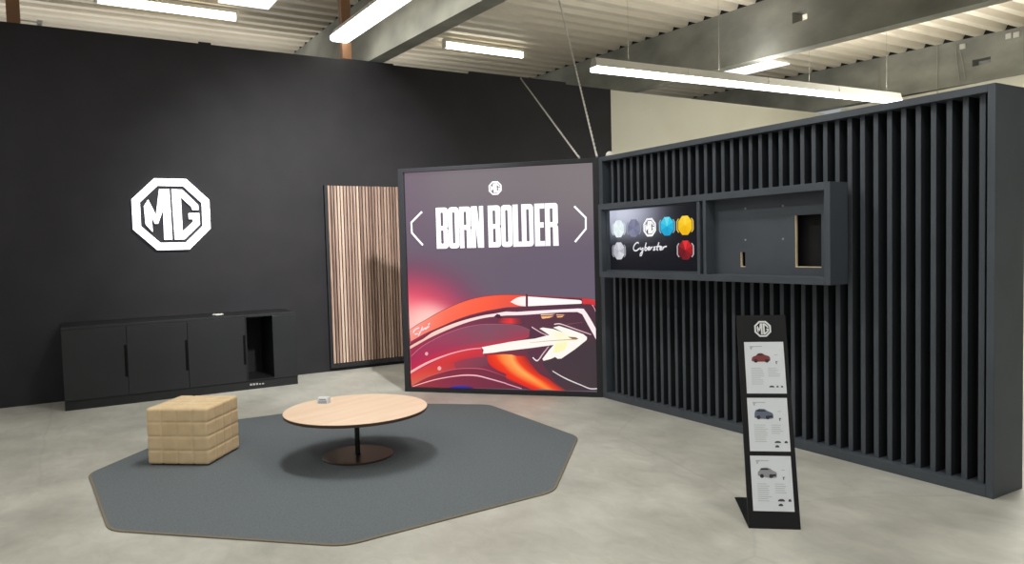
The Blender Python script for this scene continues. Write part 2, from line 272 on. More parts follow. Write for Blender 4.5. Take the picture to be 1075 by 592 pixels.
('s', [([(0.187, 0.727), (0.139, 0.705), (0.115, 0.672), (0.132, 0.65), (0.167, 0.662)], [(255, 225, 235)]), ([(0.196, 0.716), (0.148, 0.694), (0.124, 0.661), (0.141, 0.64), (0.176, 0.651)], [(255, 225, 235)])]),
('s', [([(0.174, 0.694), (0.191, 0.673), (0.215, 0.705), (0.172, 0.634)], [(255, 225, 235)]), ([(0.183, 0.683), (0.2, 0.662), (0.224, 0.695), (0.181, 0.623)], [(255, 225, 235)])]),
('s', [([(0.228, 0.738), (0.215, 0.7), (0.238, 0.706), (0.245, 0.722)], [(255, 225, 235)]), ([(0.237, 0.727), (0.224, 0.689), (0.247, 0.695), (0.254, 0.711)], [(255, 225, 235)])]),
('s', [([(0.244, 0.711), (0.271, 0.727), (0.256, 0.706), (0.277, 0.722), (0.283, 0.741)], [(255, 225, 235)]), ([(0.253, 0.7), (0.279, 0.717), (0.265, 0.695), (0.286, 0.711), (0.292, 0.73)], [(255, 225, 235)])]),
('s', [([(0.274, 0.722), (0.303, 0.738), (0.298, 0.76), (0.316, 0.776)], [(255, 225, 235)]), ([(0.283, 0.711), (0.312, 0.728), (0.307, 0.749), (0.325, 0.766)], [(255, 225, 235)])]),
]
BR = [[(0.27, 2.005), (0.139, 1.89), (0.143, 1.775), (0.268, 1.637)], [(1.973, 1.998), (2.091, 1.875), (2.089, 1.76), (1.972, 1.627)]]

# ------------------------------------------------------------------ camera (phone main lens, eye level 1.6 m)
F_PX, PITCH, ROLL, YAW, EYE = 770.88, 0.0486853, -0.0258975, 0.5423126, 1.6
fw = Vector((math.sin(YAW), math.cos(YAW), 0)); rt = Vector((math.cos(YAW), -math.sin(YAW), 0)); up = Vector((0, 0, 1))
fw2 = fw * math.cos(PITCH) - up * math.sin(PITCH); up2 = up * math.cos(PITCH) + fw * math.sin(PITCH)
rt2 = rt * math.cos(ROLL) + up2 * math.sin(ROLL); up3 = up2 * math.cos(ROLL) - rt * math.sin(ROLL)
cd = bpy.data.cameras.new('camera'); cd.sensor_width = 36.0; cd.lens = F_PX / 1075.0 * 36.0
cam = bpy.data.objects.new('camera', cd); COL.objects.link(cam)
cm = Matrix((rt2, up3, -fw2)).transposed().to_4x4(); cm.translation = (0, 0, EYE); cam.matrix_world = cm
scene.camera = cam
scene.view_settings.view_transform = 'Standard'
scene.view_settings.look = 'None'
scene.view_settings.exposure = 0.0

# ------------------------------------------------------------------ materials
M_floor = noisy('polished concrete', lin((168, 168, 159)), lin((196, 196, 187)), 1.6, 0.34, 0.04, 9, (1, 1, 1), 30, r2=0.52, spec=0.45, rampos=(0.3, 0.7))
def floor_detail(m):
    nt = m.node_tree; N = nt.nodes; Lk = nt.links; b = N['Principled BSDF']
    src = b.inputs['Base Color'].links[0].from_socket
    tc = N.new('ShaderNodeTexCoord'); mp = N.new('ShaderNodeMapping'); mp.inputs['Scale'].default_value = (1.0, 0.55, 1.0); mp.inputs['Rotation'].default_value = (0, 0, 0.5)
    Lk.new(tc.outputs['Object'], mp.inputs['Vector'])
    no = N.new('ShaderNodeTexNoise'); no.inputs['Scale'].default_value = 7.0; no.inputs['Detail'].default_value = 10; no.inputs['Roughness'].default_value = 0.65; no.inputs['Distortion'].default_value = 0.8
    Lk.new(mp.outputs['Vector'], no.inputs['Vector'])
    mr = N.new('ShaderNodeMapRange'); mr.inputs['From Min'].default_value = 0.3; mr.inputs['From Max'].default_value = 0.7; mr.inputs['To Min'].default_value = 0.86; mr.inputs['To Max'].default_value = 1.08
    Lk.new(no.outputs['Fac'], mr.inputs['Value'])
    vo = N.new('ShaderNodeTexVoronoi'); vo.feature = 'DISTANCE_TO_EDGE'; vo.inputs['Scale'].default_value = 0.33
    n2 = N.new('ShaderNodeTexNoise'); n2.inputs['Scale'].default_value = 1.6; n2.inputs['Detail'].default_value = 6
    Lk.new(tc.outputs['Object'], n2.inputs['Vector'])
    mx = N.new('ShaderNodeMix'); mx.data_type = 'VECTOR'; mx.inputs['Factor'].default_value = 0.16
    Lk.new(tc.outputs['Object'], mx.inputs[4]); Lk.new(n2.outputs['Color'], mx.inputs[5]); Lk.new(mx.outputs[1], vo.inputs['Vector'])
    m2 = N.new('ShaderNodeMapRange'); m2.inputs['From Min'].default_value = 0.0; m2.inputs['From Max'].default_value = 0.004; m2.inputs['To Min'].default_value = 0.90; m2.inputs['To Max'].default_value = 1.0
    Lk.new(vo.outputs['Distance'], m2.inputs['Value'])
    mu = N.new('ShaderNodeMath'); mu.operation = 'MULTIPLY'; Lk.new(mr.outputs['Result'], mu.inputs[0]); Lk.new(m2.outputs['Result'], mu.inputs[1])
    sc = N.new('ShaderNodeVectorMath'); sc.operation = 'SCALE'; Lk.new(src, sc.inputs[0]); Lk.new(mu.outputs[0], sc.inputs['Scale'])
    Lk.new(sc.outputs['Vector'], b.inputs['Base Color'])
floor_detail(M_floor)
M_black = noisy('black wall paint', lin((33, 32, 36)), lin((38, 37, 41)), 2.5, 0.62, 0.15, 5, (1, 1, 1), 160, spec=0.3)
M_white = noisy('white wall paint', lin((214, 212, 198)), lin((222, 221, 208)), 0.8, 0.8)
M_beam = noisy('raw concrete', lin((134, 135, 128)), lin((162, 162, 153)), 1.4, 0.85, 0.1, 8, (1, 1, 1.6), 40, spec=0.2)
M_sheet = noisy('cream roof sheet', lin((206, 196, 178)), lin((220, 211, 194)), 0.6, 0.5, spec=0.4)
M_dark = mat('dark filler', lin((22, 21, 20)), 0.9)
M_slat = noisy('anthracite board', lin((68, 74, 81)), lin((74, 80, 87)), 3.0, 0.5, 0.05, 4, (1, 1, 1), 200, spec=0.4)
M_gapshade = noisy('anthracite gap shade', lin((17, 18, 20)), lin((20, 21, 23)), 3.0, 0.7, spec=0.25)  # shade between the slats put into the back panel colour
M_slatshade = noisy('anthracite side shade', lin((40, 43, 47)), lin((44, 47, 51)), 3.0, 0.7, spec=0.2)  # shaded copy of the front board, darkens the slat sides
M_cab = noisy('black cabinet laminate', lin((24, 26, 29)), lin((28, 30, 33)), 3.0, 0.5, spec=0.4)
M_cabdark = mat('cabinet black', lin((20, 20, 22)), 0.6, spec=0.3)
M_handle = mat('handle black', lin((9, 9, 10)), 0.8, spec=0.1)
M_plinth = mat('plinth black', lin((28, 29, 31)), 0.6, spec=0.3)
M_rug = noisy('charcoal carpet', lin((98, 105, 110)), lin((112, 119, 123)), 90, 0.95, 0.35, 3, (1, 1, 1), 420, spec=0.08)
M_bind = mat('rug binding', lin((120, 112, 96)), 0.9)
M_frameblk = mat('matt black frame', lin((34, 34, 37)), 0.55, spec=0.35)
M_lbframe = mat('light box profile', lin((42, 43, 47)), 0.55, spec=0.3)
M_stand = mat('stand black', lin((25, 25, 28)), 0.55, spec=0.25)
M_steel = mat('black steel', lin((34, 33, 32)), 0.35, 0.4)
M_brown = mat('bronzed steel plate', lin((72, 62, 52)), 0.38, 0.3)
M_ott = noisy('tan leatherette', lin((212, 186, 146)), lin((222, 198, 158)), 8, 0.55, 0.08, 4, (1, 1, 1), 220, spec=0.35)
M_tan = mat('raw board edge', lin((214, 194, 158)), 0.8)
M_paper = mat('white paper', lin((222, 228, 234)), 0.6)
M_post = noisy('brown painted post', lin((128, 92, 62)), lin((146, 106, 74)), 4, 0.6)
M_plastic = mat('white plastic', lin((215, 214, 205)), 0.5)
M_wire = mat('galvanised wire', lin((170, 168, 160)), 0.45, 0.5)
M_rope = mat('pale steel rope', lin((205, 204, 200)), 0.5, 0.2)
M_tube = mat('lit tube', (1, 1, 1, 1), 0.5, emit=(1.0, 0.97, 0.88, 1), estr=7.0)
M_tubeglow = mat('lit roof tube', (1, 1, 1, 1), 0.5, emit=(1.0, 0.96, 0.78, 1), estr=9.0)
M_sky = mat('daylight roof panel', (0.9, 0.9, 0.9, 1), 0.5, emit=(1.0, 0.99, 0.96, 1), estr=1.15)
M_glow = mat('lit sign face', (1, 1, 1, 1), 0.5, emit=(0.98, 0.97, 1.0, 1), estr=2.0)
M_letter = mat('lit lettering', (0.2, 0.2, 0.2, 1), 0.5, emit=(0.97, 0.96, 1.0, 1), estr=1.05)
M_signside = mat('sign side lit', (1, 1, 1, 1), 0.5, emit=(0.8, 0.84, 1.0, 1), estr=1.0)
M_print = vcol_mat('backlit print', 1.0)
M_scr = vcol_mat('painted screen reflection', 1.0)  # carries the reflection painted over the screen glass
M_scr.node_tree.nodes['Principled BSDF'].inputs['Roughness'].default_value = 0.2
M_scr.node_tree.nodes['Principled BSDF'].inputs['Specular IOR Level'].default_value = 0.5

def wood(name, c1, c2, along, scale=9.0, rough=0.45):
    m = mat(name, c1, rough); nt = m.node_tree; N = nt.nodes; Lk = nt.links; b = N['Principled BSDF']
    tc = N.new('ShaderNodeTexCoord'); mp = N.new('ShaderNodeMapping')
    sc = [1.0, 1.0, 1.0]; sc[along] = 0.08; mp.inputs['Scale'].default_value = sc
    Lk.new(tc.outputs['Object'], mp.inputs['Vector'])
    no = N.new('ShaderNodeTexNoise'); no.inputs['Scale'].default_value = scale; no.inputs['Detail'].default_value = 8; no.inputs['Distortion'].default_value = 0.6
    Lk.new(mp.outputs['Vector'], no.inputs['Vector'])
    cr = N.new('ShaderNodeValToRGB'); cr.color_ramp.elements[0].color = c1; cr.color_ramp.elements[1].color = c2
    cr.color_ramp.elements[0].position = 0.3; cr.color_ramp.elements[1].position = 0.7
    Lk.new(no.outputs['Fac'], cr.inputs['Fac']); Lk.new(cr.outputs['Color'], b.inputs['Base Color'])
    return m
M_oak = wood('light oak top', lin((236, 206, 178)), lin((246, 222, 198)), 0, 10, 0.4)
M_edge = mat('dark table edge', lin((70, 50, 38)), 0.5)

# ------------------------------------------------------------------ room shell
D = 9.568
o = MB().box(-9, 17, -7, 17, -0.2, 0).build('floor', M_floor); tag(o, kind='structure')
w = MB(); w.box(-9, 7.75, D, D + 0.10, 0, 4.128)
w.box(5.137, 6.853, D, D + 0.05, 4.128, 4.163); w.box(1.46, 1.60, D, D + 0.04, 4.128, 4.15); w.box(3.24, 3.95, D, D + 0.04, 4.128, 4.145)
o = w.build('wall_back', M_black); tag(o, kind='structure')
o = MB().box(7.75, 13.9, D + 0.02, D + 0.12, 0, 4.125).build('wall_far', M_white); tag(o, kind='structure')
o = MB().box(13.585, 13.77, -7, 9.42, 0, 4.21).build('wall_right', M_white); tag(o, kind='structure')

# roof: trapezoidal sheeting, ribs along x, rising gently to the back
def roofz(y): return 4.818 + 0.027 * y
bm = bmesh.new(); prof = []
y = -6.9; pitch = 0.34
while y < 17:
    prof += [(y, 0.0), (y + 0.13, 0.0), (y + 0.18, 0.10), (y + 0.29, 0.10)]
    y += pitch
va = [bm.verts.new((-9, a, roofz(a) + b)) for a, b in prof]; vb = [bm.verts.new((17, a, roofz(a) + b)) for a, b in prof]
for i in range(len(prof) - 1): bm.faces.new((va[i], vb[i], vb[i + 1], va[i + 1]))
me = bpy.data.meshes.new('ceiling'); bm.to_mesh(me); bm.free()
o = link('ceiling', me, M_sheet); tag(o, kind='structure')
sd = o.modifiers.new('thick', 'SOLIDIFY'); sd.thickness = 0.004

def beam(x0, x1, b0, bs, hole=None):
    """concrete roof beam along y with tapered depth; optional rectangular hole (y0, y1, z0, z1)"""
    def zt(y): return roofz(y) - 0.004
    def zb(y): return b0 + bs * y
    m = MB()
    def seg(ya, yb, fa, fb):
        co = []
        for x in (x0, x1):
            for yy in (ya, yb):
                co += [(x, yy, fa(yy)), (x, yy, fb(yy))]
        v = [m.bm.verts.new(c) for c in co]
        for q in ((0, 1, 3, 2), (4, 6, 7, 5), (0, 4, 5, 1), (2, 3, 7, 6), (0, 2, 6, 4), (1, 5, 7, 3)): m._f([v[i] for i in q])
    ys = [-6.5, 17]
    if hole:
        ya, yb, za, zc = hole
        seg(-6.5, ya, zb, zt); seg(yb, 17, zb, zt); seg(ya, yb, zb, lambda q: za); seg(ya, yb, lambda q: zc, zt)
    else: seg(-6.5, 17, zb, zt)
    ob = m.build('ceiling_beam', M_beam); tag(ob, kind='structure')
    f = MB(); co = []
    for x in (x0 + 0.012, x1 - 0.012):
        for yy in (-6.5, 16.9):
            co += [(x, yy, roofz(yy) - 0.003), (x, yy, roofz(yy) + 0.092)]
    v = [f.bm.verts.new(c) for c in co]
    for q in ((0, 1, 3, 2), (4, 6, 7, 5), (0, 4, 5, 1), (2, 3, 7, 6), (0, 2, 6, 4), (1, 5, 7, 3)): f._f([v[i] for i in q])
    f.build('rib_filler', M_dark, ob)
    return ob
beam(3.66, 3.875, 3.80, 0.040)
beam(8.66, 8.88, 4.0, 0.0285, (6.50, 6.74, 4.55, 4.70))
beam(13.56, 13.78, 4.09, 0.0185, (6.57, 6.87, 4.50, 4.61))

def roofpanel(name, x0, x1, y0, y1):
    m = MB(); co = []
    for x in (x0, x1):
        for yy in (y0, y1): co += [(x, yy, roofz(yy) - 0.03), (x, yy, roofz(yy) - 0.004)]
    v = [m.bm.verts.new(c) for c in co]
    for q in ((0, 1, 3, 2), (4, 6, 7, 5), (0, 4, 5, 1), (2, 3, 7, 6), (0, 2, 6, 4), (1, 5, 7, 3)): m._f([v[i] for i in q])
    ob = m.build(name, M_sky); tag(ob, kind='structure')
roofpanel('window_1', 1.95, 2.63, 9.8, 10.95)
roofpanel('window_2', 11.74, 12.40, 9.72, 10.82)

# brown posts behind the black wall
for i, (x, lab) in enumerate(((3.345, 'slim brown post rising above the black wall in front of a concrete beam'), (-0.388, 'slim brown post above the black wall far from the beams, near the picture edge'))):
    m = MB(); m.box(-0.062, 0.062, -0.062, 0.062, 0, roofz(9.8))
    ob = m.build('post', M_post); ob.location = (x, D + 0.19, 0); tag(ob, lab, 'post')

# small white pipe end over the wall by the left post
m = MB(); m.tube([(-0.32, D + 0.12, 4.20), (-0.16, D + 0.12, 4.192)], 0.006); m.tube([(-0.17, D + 0.12, 4.192), (-0.12, D + 0.12, 4.186)], 0.032, 12)
m.tube([(-0.13, D + 0.1, 4.19), (-0.13, D + 0.1, 4.09)], 0.008)
tag(m.build('pipe_fitting', M_plastic), 'small pale pipe fitting resting on top of the black wall beside a brown post', 'pipe')

# ------------------------------------------------------------------ ceiling lights
def batten(M, n, ml, wid, label, wires, body_h=0.09, lens_h=0.07):
    """row of n linked luminaires along local x; z up"""
    root = thing('batten_light', label, 'ceiling light', M)
    for k in range(n):
        a, b = k * ml + 0.004, (k + 1) * ml - 0.004
        h = MB(); pr = [(-wid / 2, 0.0), (wid / 2, 0.0), (wid / 2 * 0.55, body_h), (-wid / 2 * 0.55, body_h)]
        T = Matrix(((0, 0, 1, 0), (1, 0, 0, 0), (0, 1, 0, 0), (0, 0, 0, 1)))
        h.prism(pr, a, b, T)
        hs = h.build('housing', M_plastic, root)
        l = MB(); l.prism([(-wid / 2, -0.002), (-wid / 2, -lens_h * 0.7), (-wid / 2 * 0.7, -lens_h), (wid / 2 * 0.7, -lens_h), (wid / 2, -lens_h * 0.7), (wid / 2, -0.002)], a, b, T)
        l.build('diffuser', M_tube, root)
    for k in range(1, n):
        c = MB(); c.box(k * ml - 0.02, k * ml + 0.02, -wid / 2 - 0.004, wid / 2 + 0.004, -0.004, body_h * 0.5); c.build('joint_clip', M_plastic, root)
    for x, L in wires:
        c = MB(); c.tube([(x, 0, body_h - 0.01), (x, 0, L - 0.01)], 0.0025, 6); c.build('suspension_wire', M_wire, root)
    return root
z2 = 3.815
batten(Matrix.Translation((5.74, 7.42, z2)) @ Matrix.Rotation(math.radians(-3.2), 4, 'Z'), 4, 1.5, 0.15, 'long suspended row of lit tubes running behind the slatted partition',
       [(x, roofz(7.1) - z2) for x in (0.55, 2.1, 3.9, 5.7)], 0.11, 0.055)
M1 = frame((3.235, 9.66, 4.445), (0, -1, -0.03), (1, 0, 0))
M1 = Matrix.Translation((3.235, 9.66, 4.445)) @ Matrix.Rotation(-PI / 2, 4, 'Z') @ Matrix.Rotation(math.atan(0.03), 4, 'Y')
batten(M1, 4, 1.5, 0.26, 'wide suspended tube light beside the nearest concrete beam, over the black wall', [(x, 0.55) for x in (1.35, 2.9, 5.5)])

def roof_tube(x0, x1, y, label):
    root = thing('tube_light', label, 'ceiling light', Matrix.Translation((x0, y, roofz(y) - 0.02)), 'bright tube lights close under the roof sheets')
    L = x1 - x0
    m = MB(); m.box(0.0, L, -0.05, 0.05, -0.05, 0.0); m.build('housing', M_plastic, root)
    m = MB(); m.tube([(0.04, 0, -0.10), (L - 0.04, 0, -0.10)], 0.05, 12); m.build('lit_tube', M_tubeglow, root)
    for xx in (0.0, L - 0.04):
        m = MB(); m.box(xx, xx + 0.04, -0.05, 0.05, -0.15, -0.05); m.build('end_cap', M_plastic, root)
roof_tube(5.55, 7.15, 11.25, 'bright tube light under the roof sheets, between the two nearer concrete beams')
roof_tube(0.45, 2.27, 11.25, 'bright tube light under the roof sheets, nearest the picture edge, before the first beam')

# small boxes and hanging cords on the far beam
for y, z, lab in ((7.02, 4.88, 'white junction box on the far beam, alone above two hanging cords'), (6.285, 4.87, 'white junction box on the far beam, further of an adjacent pair'), (6.17, 4.865, 'white junction box on the far beam, nearer of an adjacent pair')):
    m = MB(); m.box(-0.035, 0, -0.045, 0.045, -0.045, 0.045); m.box(-0.042, -0.035, -0.035, 0.035, -0.035, 0.035)
    ob = m.build('junction_box', M_plastic, bevel=0.004); ob.location = (13.56, y, z); tag(ob, lab, 'junction box', 'white junction boxes on the far beam')
for pts, lab in (([(13.53, 7.45, 5.0), (13.53, 7.45, 4.05)], 'long straight pale cord hanging down the far beam to the partition top'),
                 ([(13.53, 7.13, 4.93), (13.53, 7.11, 4.6), (13.53, 7.06, 4.28)], 'first of two pale cords hanging close together below a junction box'),
                 ([(13.53, 7.06, 4.82), (13.53, 7.0, 4.55), (13.53, 6.97, 4.30)], 'curved second of two pale cords hanging below a junction box'),
                 ([(13.53, 8.55, 5.03), (13.53, 8.55, 4.15)], 'thin pale cord hanging on the far beam above the end of the long light')):
    m = MB(); m.tube(pts, 0.007, 6); tag(m.build('hanging_cord', M_wire), lab, 'cord', 'cords hanging on the far beam')

# ------------------------------------------------------------------ light box
A = Vector((3.166, 7.649, 0)); B = Vector((4.702, 6.025, 0)); t = (B - A).normalized(); LW = (B - A).length; LH = 2.486
LBM = frame(A, t, (0, 0, 1))       # x along the face, y up, z towards the viewer
lb = thing('light_box', 'tall square-faced backlit display box with red car-light picture and white slogan', 'light box', LBM)
fx, ft, fb = 0.062, 0.045, 0.048
m = MB()
m.box(0, fx, 0, LH, -0.12, 0); m.box(LW - fx, LW, 0, LH, -0.12, 0); m.box(fx, LW - fx, 0, fb, -0.12, 0); m.box(fx, LW - fx, LH - ft, LH, -0.12, 0)
m.build('frame', M_lbframe, lb, 0.003)
m = MB(); m.box(fx, LW - fx, fb, LH - ft, -0.115, -0.05); m.build('back_tray', M_frameblk, lb)
pr = Print()
pr.z = -0.045
U0, U1, V0, V1 = fx, LW - fx, fb, LH - ft
def sm(a, b, x):
    x = max(0, min(1, (x - a) / (b - a))); return x * x * (3 - 2 * x)
def mixc(a, b, k): return tuple(a[i] * (1 - k) + b[i] * k for i in range(3))
def bgcol(u, v):
    c = mixc((110, 96, 112), (128, 119, 124), sm(1.35, 2.35, v))
    c = mixc(c, (132, 124, 126), sm(1.2, 2.2, u) * sm(1.5, 2.3, v) * 0.8)
    c = mixc(c, (106, 98, 114), sm(0.8, 1.6, u) * (1 - sm(1.2, 1.9, v)) * 0.7)
    c = mixc(c, (118, 92, 118), (1 - sm(0.1, 0.7, u)) * sm(1.4, 1.9, v) * 0.4)
    d = math.hypot((u - 0.02) / 1.12, (v - 0.62) / 0.92)
    c = mixc(c, (140, 70, 100), 1 - sm(0.60, 1.12, d))
    c = mixc(c, (244, 88, 112), 1 - sm(0.36, 0.9, d))
    c = mixc(c, (255, 150, 155), 1 - sm(0.25, 0.58, d))
    c = mixc(c, (255, 205, 195), 1 - sm(0.12, 0.42, math.hypot((u - 0.30) / 1.0, (v - 0.74) / 0.8)))
    return c
NU, NV = 44, 56
pr.grid([[pr.v((U0 + (U1 - U0) * i / NU, V0 + (V1 - V0) * j / NV), bgcol(U0 + (U1 - U0) * i / NU, V0 + (V1 - V0) * j / NV)) for i in range(NU + 1)] for j in range(NV + 1)])
def clampp(p): return (max(U0 + 0.002, min(U1 - 0.002, p[0])), max(V0 + 0.002, min(V1 - 0.002, p[1])))
for kind, a, *rest in GFX:
    if kind == 's': pr.strip([([clampp(p) for p in pts], cols) for pts, cols in a])
    else: pr.poly([clampp(p) for p in a], rest[0])
zg = pr.z + 0.002
pr.build('printed_picture', M_print, lb)

def loops_B(x0, w, st, sl):
    y1 = 318; xr = x0 + w
    out = rrect(x0, xr, 0, y1, 22, (0, 1, 1, 0))
    k = next(i for i, p in enumerate(out) if p[1] > 100)
    out = out[:k] + [(xr, 145), (xr - 8, 158), (xr, 171)] + out[k:]
    return [out, rrect(x0 + st, x0 + st + sl, 38, 142, 7), rrect(x0 + st, x0 + st + sl, 176, 280, 7)]
def loops_O(x0, w, st, sl): return [rrect(x0, x0 + w, 0, 318, 26), rrect(x0 + (w - sl) / 2, x0 + (w + sl) / 2, 38, 280, 8)]
def loops_D(x0, w, st, sl): return [rrect(x0, x0 + w, 0, 318, 26, (0, 1, 1, 0)), rrect(x0 + st, x0 + st + sl, 38, 280, 8)]
def loops_R(x0, w, st, sl):
    xr = x0 + w
    out = [(x0, 0), (x0 + st, 0), (x0 + st, 140), (x0 + st + sl, 140), (x0 + st + sl, 0), (xr + 2, 0), (xr, 142), (xr - 8, 156), (xr, 170)] + rrect(x0, xr, 0, 318, 22)[10:15] + [(x0, 318)]
    return [out, rrect(x0 + st, x0 + st + sl, 176, 280, 7)]
def loops_N(x0, w, st, sl):
    xr = x0 + w
    return [[(x0, 0), (x0 + 32, 0), (x0 + 32, 165), (xr - 46, 0), (xr, 0), (xr, 318), (xr - 32, 318), (xr - 32, 150), (x0 + 46, 318), (x0, 318)]]
def loops_L(x0, w, st, sl): return [[(x0, 0), (x0 + w, 0), (x0 + w, 38), (x0 + st + 4, 38), (x0 + st + 4, 318), (x0, 318)]]
def loops_E(x0, w, st, sl):
    return [[(x0, 0), (x0 + w, 0), (x0 + w, 38), (x0 + st, 38), (x0 + st, 138), (x0 + w - 8, 138), (x0 + w - 8, 178), (x0 + st, 178), (x0 + st, 280), (x0 + w, 280), (x0 + w, 318), (x0, 318)]]
word = [(loops_B, 45, 92, 36, 20), (loops_O, 141, 84, 34, 18), (loops_R, 229, 88, 34, 20), (loops_N, 321, 94, 32, 20),
        (loops_B, 450, 94, 36, 20), (loops_O, 549, 84, 34, 18), (loops_L, 637, 64, 36, 20), (loops_D, 703, 88, 36, 20), (loops_E, 800, 74, 38, 20), (loops_R, 877, 94, 36, 20)]
for fn, x0, wd, st, sl in word:
    me = fill2d(fn(x0, wd, st, sl), 0.002, (0.433 - 45 * 0.001472, 1.593), (0.001472, 0.00141))
    ob = link('slogan_letter', me, M_letter, lb); ob.location = (0, 0, zg)
    ob['label'] = 'white condensed capital letter'
for pts in BR:
    m = MB(); n = len(pts); hw = 0.0105; left = []; right = []
    for i, p in enumerate(pts):
        a = Vector(pts[max(i - 1, 0)]); b = Vector(pts[min(i + 1, n - 1)]); d = (b - a).normalized(); nn = Vector((-d.y, d.x)) * hw
        left.append((p[0] + nn.x, p[1] + nn.y)); right.append((p[0] - nn.x, p[1] - nn.y))
    me = fill2d([left + right[::-1]], 0.002); ob = link('angle_bracket', me, M_letter, lb); ob.location = (0, 0, zg)
for nm, me in (('emblem_ring', emblem_ring(0.002, 0.072)), ('emblem_letter', emblem_letter(EM_M, 0.002, 0.072)), ('emblem_letter', emblem_letter(EM_G, 0.002, 0.072))):
    ob = link(nm, me, M_letter, lb); ob.location = (1.119, 2.226, zg)

# ------------------------------------------------------------------ lit emblem on the back wall
em = thing('emblem_sign', 'large lit white octagonal emblem sign with two letters on the black wall', 'sign', frame((1.073, D, 2.080), (1, 0, 0), (0, 0, 1)))
def lit(name, me):
    me.materials.append(M_glow); me.materials.append(M_signside)
    for p in me.polygons: p.material_index = 0 if abs(p.normal.z) > 0.5 else 1
    ob = bpy.data.objects.new(name, me); COL.objects.link(ob); ob.parent = em; ob.location = (0, 0, 0.012)
R_ = 0.418
lit('ring', emblem_ring(0.045, R_)); lit('letter_stroke', emblem_letter(EM_M, 0.045, R_)); lit('letter_stroke', emblem_letter(EM_G, 0.045, R_))
bp_ = fill2d([[(x * R_ * 0.97, y * R_ * 0.97) for x, y in octo(1.0)]], 0.01); link('back_plate', bp_, M_frameblk, em).location = (0, 0, 0.001)

# ------------------------------------------------------------------ slatted partition
S = 4.702; YN, YF, SH = 2.250, 6.020, 2.4865; SD = 0.355
sp = thing('slatted_partition', 'tall anthracite partition wall of vertical slats with deep frame', 'partition', Matrix.Translation((S, (YN + YF) / 2, 0)))
y0, y1 = YN - sp.location.y, YF - sp.location.y
m = MB()
m.box(0, SD, y0, y0 + 0.045, 0, SH); m.box(0, SD, y1 - 0.055, y1, 0, SH)
m.box(0, SD, y0 + 0.045, y1 - 0.055, 0, 0.065); m.box(0, SD, y0 + 0.045, y1 - 0.055, SH - 0.048, SH)
m.build('frame', M_slat, sp, 0.003)
m = MB(); m.box(0.16, 0.18, y0 + 0.04, y1 - 0.02, 0.06, SH - 0.04); m.build('back_panel', M_gapshade, sp)
m = MB(); ys = 5.867
while ys > YN + 0.07:
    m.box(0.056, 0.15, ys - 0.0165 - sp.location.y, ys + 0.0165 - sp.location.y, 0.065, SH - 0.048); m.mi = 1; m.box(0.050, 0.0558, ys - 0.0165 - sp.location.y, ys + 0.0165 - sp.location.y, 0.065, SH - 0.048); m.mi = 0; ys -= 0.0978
m.build('slats', [M_slatshade, M_slat], sp)

# white dome on the partition top
m = MB(); m.lathe([(0.0, 0.05), (0.02, 0.046), (0.036, 0.03), (0.042, 0.01), (0.042, 0.0), (0, 0)], 20)
ob = m.build('dome_cap', M_plastic, smooth=True); ob.location = (S + 0.05, 5.90, SH); tag(ob, 'small white dome on top of the partition next to the wire ropes', 'cap')

# wire ropes
def rope(a, b, lab):
    a, b = Vector(a), Vector(b); d = (b - a); L = d.length; d.normalize(); u = d.orthogonal().normalized(); w_ = d.cross(u); m = MB()
    N_ = int(L / 0.035)
    for ph in (0, PI):
        m.tube([a + d * L * i / N_ + (u * math.cos(ph + i * 1.4) + w_ * math.sin(ph + i * 1.4)) * 0.007 for i in range(N_ + 1)], 0.006, 5)
    m.tube([a, a + d * 0.06], 0.012, 8); m.tube([b - d * 0.06, b], 0.012, 8)
    tag(m.build('wire_rope', M_rope), lab, 'rope', 'pale ropes bracing the light box corner')
lt = lambda u, v, w_=-0.05: LBM @ Vector((u, v, w_))
rope(lt(2.03, LH + 0.014), (6.0, D - 0.02, 4.14), 'shorter slanting pale rope from light box top to the black wall edge')
rope(lt(2.215, LH + 0.014), (6.12, 8.66, roofz(8.66) - 0.005), 'longer steep pale rope from the light box corner up to the roof')

# ------------------------------------------------------------------ display cabinet on the partition
XB = S - 0.20; b0y, b1y, bz0, bz1 = 3.207, 5.785, 1.272, 1.988
DBM = frame((XB, b1y, 0), (0, -1, 0), (0, 0, 1))     # x to the right along the face, y up, z to the viewer
db = thing('display_cabinet', 'shallow black wall cabinet with two open bays fixed across the slatted partition', 'wall cabinet', DBM)
W_ = b1y - b0y; dep = 0.197
X = lambda yy: b1y - yy
m = MB()
m.box(0, 0.045, bz0, bz1, -dep, 0); m.box(W_ - 0.048, W_, bz0, bz1, -dep, 0)
m.box(0.045, W_ - 0.048, bz1 - 0.055, bz1, -dep, 0); m.box(0.045, W_ - 0.048, bz0, bz0 + 0.055, -dep, 0)
m.box(X(4.392), X(4.360), bz0 + 0.055, bz1 - 0.055, -dep, 0)
m.build('frame', M_slat, db, 0.002)
